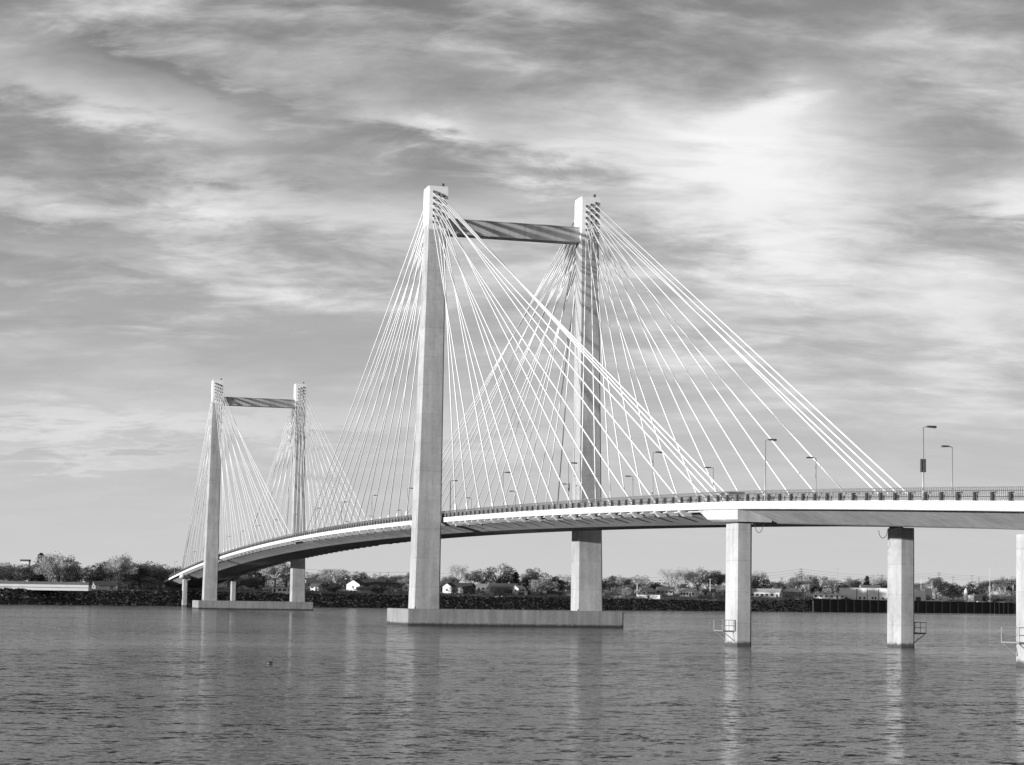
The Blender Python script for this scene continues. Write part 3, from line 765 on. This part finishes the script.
# ------------------------------------------------------------------ quay wall of dark sheet piling with pale fender piles
qw=empty('quay_wall',G(880,0),'dark sheet-piled quay wall with pale vertical fender piles below the warehouse','quay wall')
mb=MB(); xs=[813+2*i for i in range(101)]
tops=[];
for i,x in enumerate(xs):
    pass
rings=[]
for i,x in enumerate(xs):
    d=.35 if i%2 else 0
    a=W(x,shz(x)-2.2-d); b=W(x,shz(x)-1.6-d+0)
    t=topz(x)+.05
    rings.append([(a.x,a.y,-1),(a.x,a.y,t),(b.x,b.y,t),(b.x,b.y,-1)])
mb.loft(rings); mb.build('sheet_piling',M_sheet,qw)
mb=MB(); rings=[]
for i,x in enumerate(xs):
    a=W(x,shz(x)-2.9); b=W(x,shz(x)+3.4); t=topz(x)
    rings.append([(a.x,a.y,t+.06),(a.x,a.y,t+.36),(b.x,b.y,t+.36),(b.x,b.y,t+.06)])
mb.loft(rings); mb.build('coping',M_darkw,qw)
x=822
while x<1012:
    mb=MB(); a=W(x,shz(x)-3.1); h=topz(x)+random.uniform(-.4,.5)
    if x>985 : h=topz(x)+.2
    mb.tube([(a.x,a.y,-1),(a.x,a.y,h)],.24 if x<985 else .36,8); mb.build('fender_pile',M_pile,qw)
    x+=8 if x<985 else 4.5
# navigation beacon in front of the quay
p=W(813,shz(813)-12); r_=empty('navigation_beacon',p,'white beacon post standing in the water before the left end of the quay wall','beacon')
mb=MB(); mb.tube([(0,0,-1),(0,0,5.0)],[.42,.3],8); o=mb.build('post',M_white); o.parent=r_
mb=MB(); mb.tube([(0,0,5.0),(0,0,5.12)],.7,10); mb.tube([(0,0,5.12),(0,0,6.2)],[.3,.18],8); o=mb.build('lantern',M_white); o.parent=r_
mb=MB(); mb.tube([(0,0,-1),(0,0,1.1)],.75,10); o=mb.build('footing',M_pale); o.parent=r_

# ------------------------------------------------------------------ utility poles, masts, wires
def upole(x,o_,ytop,label,mat=M_bark,arms=1,rad=.16,name='utility_pole',cat='utility pole'):
    p=G(x,o_,-.2); Z=shz(x)+o_; h=CH+(592+.0156*x-ytop)*Z/F_PX-p.z
    r_=empty(name,p,label,cat,'poles and masts on the far bank' ,-YAW)
    mb=MB(); mb.tube([(0,0,0),(0,0,h)],[rad,rad*.6],6); o=mb.build('pole',mat); o.parent=r_
    for i in range(arms):
        mb=MB(); z=h-.5-i*1.3; mb.box(-1.3,1.3,-.07,.07,z,z+.16)
        for xx in (-1.2,-.5,.5,1.2): mb.tube([(xx,0,z+.15),(xx,0,z+.4)],.06,5)
        o=mb.build('crossarm',mat); o.parent=r_
    return p,h
PO=[(352,100,577,'dark utility pole above the narrow white gabled house',M_bark,1),(637,50,583,'pale utility pole left of the white gabled house past the nearer pylon',M_galv,1),(706,60,576,'left one of the twin utility poles near the first pier',M_bark,1),(710,62,579,'right one of the twin utility poles near the first pier',M_galv,1),
(782,110,578,'short utility pole behind the roofs of the long white house',M_bark,1),(801,55,569,'tall dark utility pole with stacked crossarms between the piers',M_bark,3),(837,70,569,'tall pale utility pole left of the warehouse',M_pale,1),(921,70,578,'pole just right of the second pier',M_galv,1),
(939,120,573,'dark utility pole above the dense dark trees at right',M_bark,2),(953,130,577,'slim utility pole right of the darkest round trees gap',M_bark,1),(972,130,576,'utility pole between the second pier and the tall white mast',M_bark,1),(979,120,578,'utility pole just left of the tall white mast',M_bark,1),(1009,110,577,'utility pole in the industrial yard by the last pier column',M_galv,1)]
PP=[]
for x,o_,yt,lb,m,ar in PO:
    p,h=upole(x,o_,yt,lb,m,ar,.17); PP.append((p,h))
for x,yt,lb in ((932,581,'pale light mast on the quay left of the parked vehicles'),(990,568,'tallest white mast standing on the quay at right')):
    upole(x,20,yt,lb,M_white,0,.22,'light_mast','mast')
# overhead wires
def wire(pts,label):
    mb=MB()
    for (a,ha),(b,hb) in zip(pts,pts[1:]):
        A=a+Vector((0,0,ha)); B=b+Vector((0,0,hb)); L=(B-A).length; q=[]
        for i in range(13):
            f=i/12; q.append(A.lerp(B,f)-Vector((0,0,4*f*(1-f)*L*.012)))
        mb.tube(q,.045,3)
    tag(mb.build('overhead_wire',M_dsteel),label,'wire','overhead wires above the far bank')
wp=[(W(-200,980,0),18),(W(300,1010,0),18.5),(W(420,1030,0),18)]+[(PP[i][0],PP[i][1]-.2) for i in (2,5,8,10)]+[(W(1250,1500,0),22)]
wire(wp,'upper overhead wire strung low across the sky above the far bank')
wire([(a,h-1.6) for a,h in wp],'middle overhead wire strung across the sky just above the tree tops')
wire([(a,h-3.0) for a,h in wp],'lowest overhead wire strung across the tree tops of the far bank')

# ------------------------------------------------------------------ industrial yard at right
def lattice(x,o_,w,h,label):
    p=G(x,o_,-.1); r_=empty('switchyard_frame',p,label,'steel frame','switchyard frames on the right bank',-YAW)
    mb=MB()
    for sx in (-w/2,w/2):
        for k in range(int(h)):
            for dx,dy in ((-.35,-.35),(.35,-.35),(.35,.35),(-.35,.35)): mb.tube([(sx+dx,dy,k),(sx+dx,dy,k+1)],.05,4)
            mb.tube([(sx-.35,-.35,k),(sx+.35,-.35,k+1)],.035,4); mb.tube([(sx+.35,.35,k),(sx-.35,.35,k+1)],.035,4)
    o=mb.build('column_pair',M_galv); o.parent=r_
    mb=MB()
    for dz in (0,.7):
        for dy in (-.35,.35): mb.tube([(-w/2,dy,h-.7+dz),(w/2,dy,h-.7+dz)],.05,4)
    n=int(w)
    for k in range(n):
        a=-w/2+w*k/n; b=-w/2+w*(k+1)/n; mb.tube([(a,-.35,h-.7),(b,-.35,h)],.035,4)
    o=mb.build('truss_beam',M_galv); o.parent=r_
    mb=MB()
    for k in range(5):
        xx=-w/2+w*(k+.5)/5; mb.tube([(xx,0,h-.7),(xx,0,h-2.2)],.12,6)
        mb.tube([(xx,1.5,0),(xx,1.5,2.2),(xx,1.5,3.1)],[.16,.16,.1],6)
    o=mb.build('insulator_set',M_pale); o.parent=r_
for i,(x,o_,w,h) in enumerate(((986,55,9,9),(997,60,11,11),(1008,55,10,8),(1003,80,14,12),(992,85,10,10))):
    lattice(x,o_,w,h,'pale steel switchyard frame past the tall mast, %s from the left'%ORD[sorted([986,997,1008,1003,992]).index(x)])
p=G(974,40,-.1); r_=empty('storage_tank',p,'pale round storage tank on the quay left of the tall white mast','tank')
mb=MB(); mb.tube([(0,0,0),(0,0,4.6)],5.4,28); mb.tube([(0,0,4.6),(0,0,5.6)],[5.4,.3],28); o=mb.build('shell',M_pale,None); o.parent=r_
mb=MB(); mb.tube([(0,0,4.9),(0,0,6.2)],.25,8)
for a in range(0,360,20): mb.tube([(5.45*math.cos(R(a)),5.45*math.sin(R(a)),0),(5.45*math.cos(R(a)),5.45*math.sin(R(a)),4.6)],.06,4)
o=mb.build('vent_and_ribs',M_galv,None); o.parent=r_
p=G(966,38,-.1); r_=empty('silo',p,'slim white silo with pointed top left of the storage tank','silo')
mb=MB(); mb.tube([(0,0,2),(0,0,7.6)],1.2,16); mb.tube([(0,0,7.6),(0,0,9.6)],[1.25,.08],16); mb.tube([(0,0,2),(0,0,.9)],[1.2,.3],16); o=mb.build('shell',M_white,None); o.parent=r_
mb=MB()
for a in (45,135,225,315): mb.tube([(1.1*math.cos(R(a)),1.1*math.sin(R(a)),0),(1.1*math.cos(R(a)),1.1*math.sin(R(a)),3)],.09,5)
o=mb.build('stand',M_galv,None); o.parent=r_
for i,(x,kind,paint,lb) in enumerate(((846,'pickup',M_cardark,'dark pickup parked in front of the warehouse left end'),(928,'car',M_carwhite,'white car parked on the quay right of the quay shed'),(935,'van',M_carwhite,'white van parked on the quay, left one of the pair'),(942,'van',M_carwhite,'white van parked on the quay, right one of the pair'),(950,'car',M_cargrey,'grey car parked at the left of the storage tank and silo'),(981,'pickup',M_carwhite,'white pickup parked between storage tank and tall white mast'),(1001,'car',M_carwhite,'white car parked in the switchyard right of the tall mast'))):
    p=G(x,16,0); make_vehicle(kind,paint,p,-YAW+R(90+random.uniform(-25,25)),lb,'pickup' if kind=='pickup' else kind,'vehicles parked on the quay',name='parked_'+kind)
for x,lb in ((762,'pale fenced terrace fence on the slope below the long white house'),(612,'low fence on the slope right of the nearer pylon')):
    p=G(x,26,0); r_=empty('garden_fence',p,lb,'fence',None,-YAW)
    mb=MB()
    for i in range(15):
        mb=MB(); mb.box(-15+i*2.1,-14.85+i*2.1,-.06,.06,-.2,1.2); o=mb.build('fence_post',M_pale); o.parent=r_
    mb=MB()
    for z in (.35,.75,1.1): mb.box(-15,14.6,-.03,.03,z,z+.1)
    o=mb.build('fence_rail',M_pale); o.parent=r_

# ------------------------------------------------------------------ water bird
bp=None
b_=-(664-468.0)/F_PX; a_=(270-512)/F_PX; d=fw+cr*a_+cu*b_; k=-CH/d.z
bp=Vector((CT+d.x*k,CS+d.y*k,0))
mb=MB()
prof=[(-.42,.12,.02),(-.36,.14,.07),(-.2,.12,.14),(0,.1,.18),(.18,.11,.15),(.27,.16,.08),(.3,.26,.055),(.31,.36,.05),(.34,.42,.07),(.4,.43,.06),(.46,.41,.03),(.56,.39,.012)]
rings=[[(math.cos(t)*r_,y,z+math.sin(t)*r_*.85) for t in (2*math.pi*j/10 for j in range(10))] for y,z,r_ in prof]
mb.loft(rings); 
bird=mb.build('waterbird',simple('dark_plumage',.04,.7),None,True); bird.location=bp; bird.rotation_euler[2]=R(-60); bird.scale=(.62,.62,.62)
mb=MB(); rings=[[(math.cos(t)*r_*1.04,y,z-.012+math.sin(t)*r_*.7) for t in (2*math.pi*j/10 for j in range(10))] for y,z,r_ in prof[1:6]]
mb.loft(rings); o=mb.build('flank_feathers',M_white,None,True); o.parent=bird
tag(bird,'small dark waterbird with white flank swimming on the open river at left','bird')

# ------------------------------------------------------------------ light
EL=R(4.0); AZ=R(16)     # sun to the left of the bridge, a little behind the camera
sd_=Vector((-math.cos(AZ)*math.cos(EL),-math.sin(AZ)*math.cos(EL),math.sin(EL)))
sl=bpy.data.lights.new('sun','SUN'); sl.energy=5; sl.angle=R(.9); so=bpy.data.objects.new('sun',sl); COL.objects.link(so)
so.rotation_euler=(-sd_).to_track_quat('-Z','Y').to_euler()
w=bpy.data.worlds.new('World'); scn.world=w; w.use_nodes=True; n=w.node_tree.nodes; l=w.node_tree.links
bg=n['Background']; bg.inputs['Strength'].default_value=.1
sky=n.new('ShaderNodeTexSky'); sky.sky_type='NISHITA'; sky.sun_disc=False; sky.sun_elevation=EL
sky.sun_rotation=math.atan2(sd_.x,sd_.y); sky.air_density=1.2; sky.dust_density=1.5
bw=n.new('ShaderNodeRGBToBW'); l.new(sky.outputs[0],bw.inputs[0])
tc=n.new('ShaderNodeTexCoord'); vr=n.new('ShaderNodeVectorRotate'); vr.rotation_type='Z_AXIS'; vr.inputs['Angle'].default_value=YAW
l.new(tc.outputs['Generated'],vr.inputs['Vector'])
sp=n.new('ShaderNodeSeparateXYZ'); l.new(vr.outputs[0],sp.inputs[0])
m=lambda op,a,b=None,c=None: math_(n,l,op,a,b,c)
hy=m('MAXIMUM',sp.outputs['Z'],0.0)
den=m('ADD',hy,.23)
qx=m('DIVIDE',sp.outputs['X'],den); qy=m('DIVIDE',sp.outputs['Y'],den)
cv=n.new('ShaderNodeCombineXYZ'); l.new(qx,cv.inputs[0]); l.new(qy,cv.inputs[1])
def cn(scale,ox,oy,sx,sy,detail=8,rough=.55,dist=.3,rot=0):
    mp=n.new('ShaderNodeMapping'); mp.inputs['Location'].default_value=(ox,oy,0); mp.inputs['Scale'].default_value=(sx,sy,1); mp.inputs['Rotation'].default_value=(0,0,rot); l.new(cv.outputs[0],mp.inputs['Vector'])
    no=n.new('ShaderNodeTexNoise'); no.inputs['Scale'].default_value=scale; no.inputs['Detail'].default_value=detail; no.inputs['Roughness'].default_value=rough; no.inputs['Distortion'].default_value=dist
    l.new(mp.outputs[0],no.inputs['Vector']); return no.outputs['Fac']
big=cn(1.35,3.1,1.7,1,1,4,.5,.6); mid=cn(4.0,7.7,2.2,.75,1.15,9,.56,.3,R(-14)); fine=cn(13,1.2,9.1,.6,1.15,9,.62,.4,R(-24))
# azimuth and elevation (tangent) in world directions, for the large cloud banks
az=m('DIVIDE',sp.outputs['X'],m('MAXIMUM',sp.outputs['Y'],.05)); el=m('DIVIDE',hy,m('MAXIMUM',m('ABSOLUTE',sp.outputs['Y']),.05))
azw=m('ADD',az,m('MULTIPLY',m('SUBTRACT',mid,.5),.16)); elw=m('ADD',el,m('ADD',m('MULTIPLY',m('SUBTRACT',fine,.5),.06),m('MULTIPLY',m('SUBTRACT',mid,.5),.05)))
def lobe(px,py,rx,ry,amp,tilt=0):
    a0=(px-512)/F_PX; e0=(596-py)/F_PX
    dx=m('SUBTRACT',azw,a0); dy=m('SUBTRACT',elw,e0)
    c_,s_=math.cos(R(tilt)),math.sin(R(tilt))
    ux=m('DIVIDE',m('ADD',m('MULTIPLY',dx,c_),m('MULTIPLY',dy,s_)),rx/F_PX); uy=m('DIVIDE',m('SUBTRACT',m('MULTIPLY',dy,c_),m('MULTIPLY',dx,s_)),ry/F_PX)
    return m('MULTIPLY',m('EXPONENT',m('MULTIPLY',m('ADD',m('MULTIPLY',ux,ux),m('MULTIPLY',uy,uy)),-1)),amp)
LOBES=[(a_,b_,c_,d_,e_*.72,f_) for a_,b_,c_,d_,e_,f_ in [(780,170,110,100,.40,0),(770,105,36,30,.42,0),(740,215,170,60,.12,0),(410,118,60,20,.42,0),(590,135,90,22,.2,0),(90,105,150,28,.22,-12),(200,180,220,30,.18,-14),(250,255,200,25,.16,0),(1005,190,60,30,.44,0),(1000,325,70,60,.2,0),
(100,425,260,18,.45,0),(60,460,120,8,.45,0),(690,320,110,30,.12,0),(400,20,260,45,-.13,0),(580,60,120,60,-.13,0),(60,20,140,40,-.14,-20),(60,140,90,20,-.12,-10),(180,72,110,12,-.16,-28),(930,150,70,70,-.1,0),(560,175,160,22,-.14,0),(60,235,220,16,-.16,-8),(420,250,150,26,-.1,0),(120,330,320,40,-.14,0),(330,340,200,50,-.1,0),(900,420,200,60,-.05,0),(470,420,120,14,.1,0)]]
bias=None
for L in LOBES:
    q=lobe(*L); bias=q if bias is None else m('ADD',bias,q)
dens=m('ADD',m('ADD',m('MULTIPLY',big,.2),m('MULTIPLY',mid,.95)),m('MULTIPLY',fine,.5))
dens=m('ADD',dens,bias)
mr=n.new('ShaderNodeMapRange'); mr.interpolation_type='SMOOTHSTEP'; mr.inputs['From Min'].default_value=.64; mr.inputs['From Max'].default_value=1.26
l.new(dens,mr.inputs['Value'])
cov=mr.outputs[0]
fade=n.new('ShaderNodeMapRange'); fade.inputs['From Min'].default_value=.02; fade.inputs['From Max'].default_value=.13; l.new(el,fade.inputs['Value'])
cov=m('MULTIPLY',cov,fade.outputs[0])
hi=n.new('ShaderNodeMapRange'); hi.interpolation_type='SMOOTHSTEP'; hi.inputs['From Min'].default_value=.33; hi.inputs['From Max'].default_value=.75; hi.inputs['To Min'].default_value=1; hi.inputs['To Max'].default_value=.12; l.new(el,hi.inputs['Value'])
cov=m('MULTIPLY',cov,hi.outputs[0])
wisp=cn(5.6,4.4,6.1,.55,1.3,10,.64,.5,R(-20)); wisp2=cn(19,8.4,2.1,.6,1.2,8,.68,.4,R(-10))
SKYK,CLOUD,VEIL=1.12,7.9,5.7
base=m('MULTIPLY',bw.outputs[0],SKYK)
veil=m('MULTIPLY',m('EXPONENT',m('MULTIPLY',m('POWER',m('DIVIDE',el,.17),1.5),-1)),.97)     # thin bright stratus towards the horizon
base=m('ADD',m('MULTIPLY',base,m('SUBTRACT',1,veil)),m('MULTIPLY',veil,VEIL))
val=m('ADD',m('MULTIPLY',base,m('SUBTRACT',1,cov)),m('MULTIPLY',cov,CLOUD))
tf=n.new('ShaderNodeMapRange'); tf.inputs['From Min'].default_value=.06; tf.inputs['From Max'].default_value=.24; l.new(el,tf.inputs['Value'])
tex=m('ADD',m('MULTIPLY',m('SUBTRACT',wisp,.5),.75),m('MULTIPLY',m('SUBTRACT',wisp2,.5),.3))
val=m('MULTIPLY',val,m('ADD',1,m('MULTIPLY',m('MULTIPLY',tex,tf.outputs[0]),m('SUBTRACT',1,m('MULTIPLY',cov,.6)))))
l.new(val,bg.inputs['Color'])

scn.view_settings.view_transform='Standard'; scn.view_settings.look='None'; scn.view_settings.gamma=1; scn.view_settings.use_curve_mapping=False
scn.view_settings.exposure=.18
scn.render.engine='CYCLES'
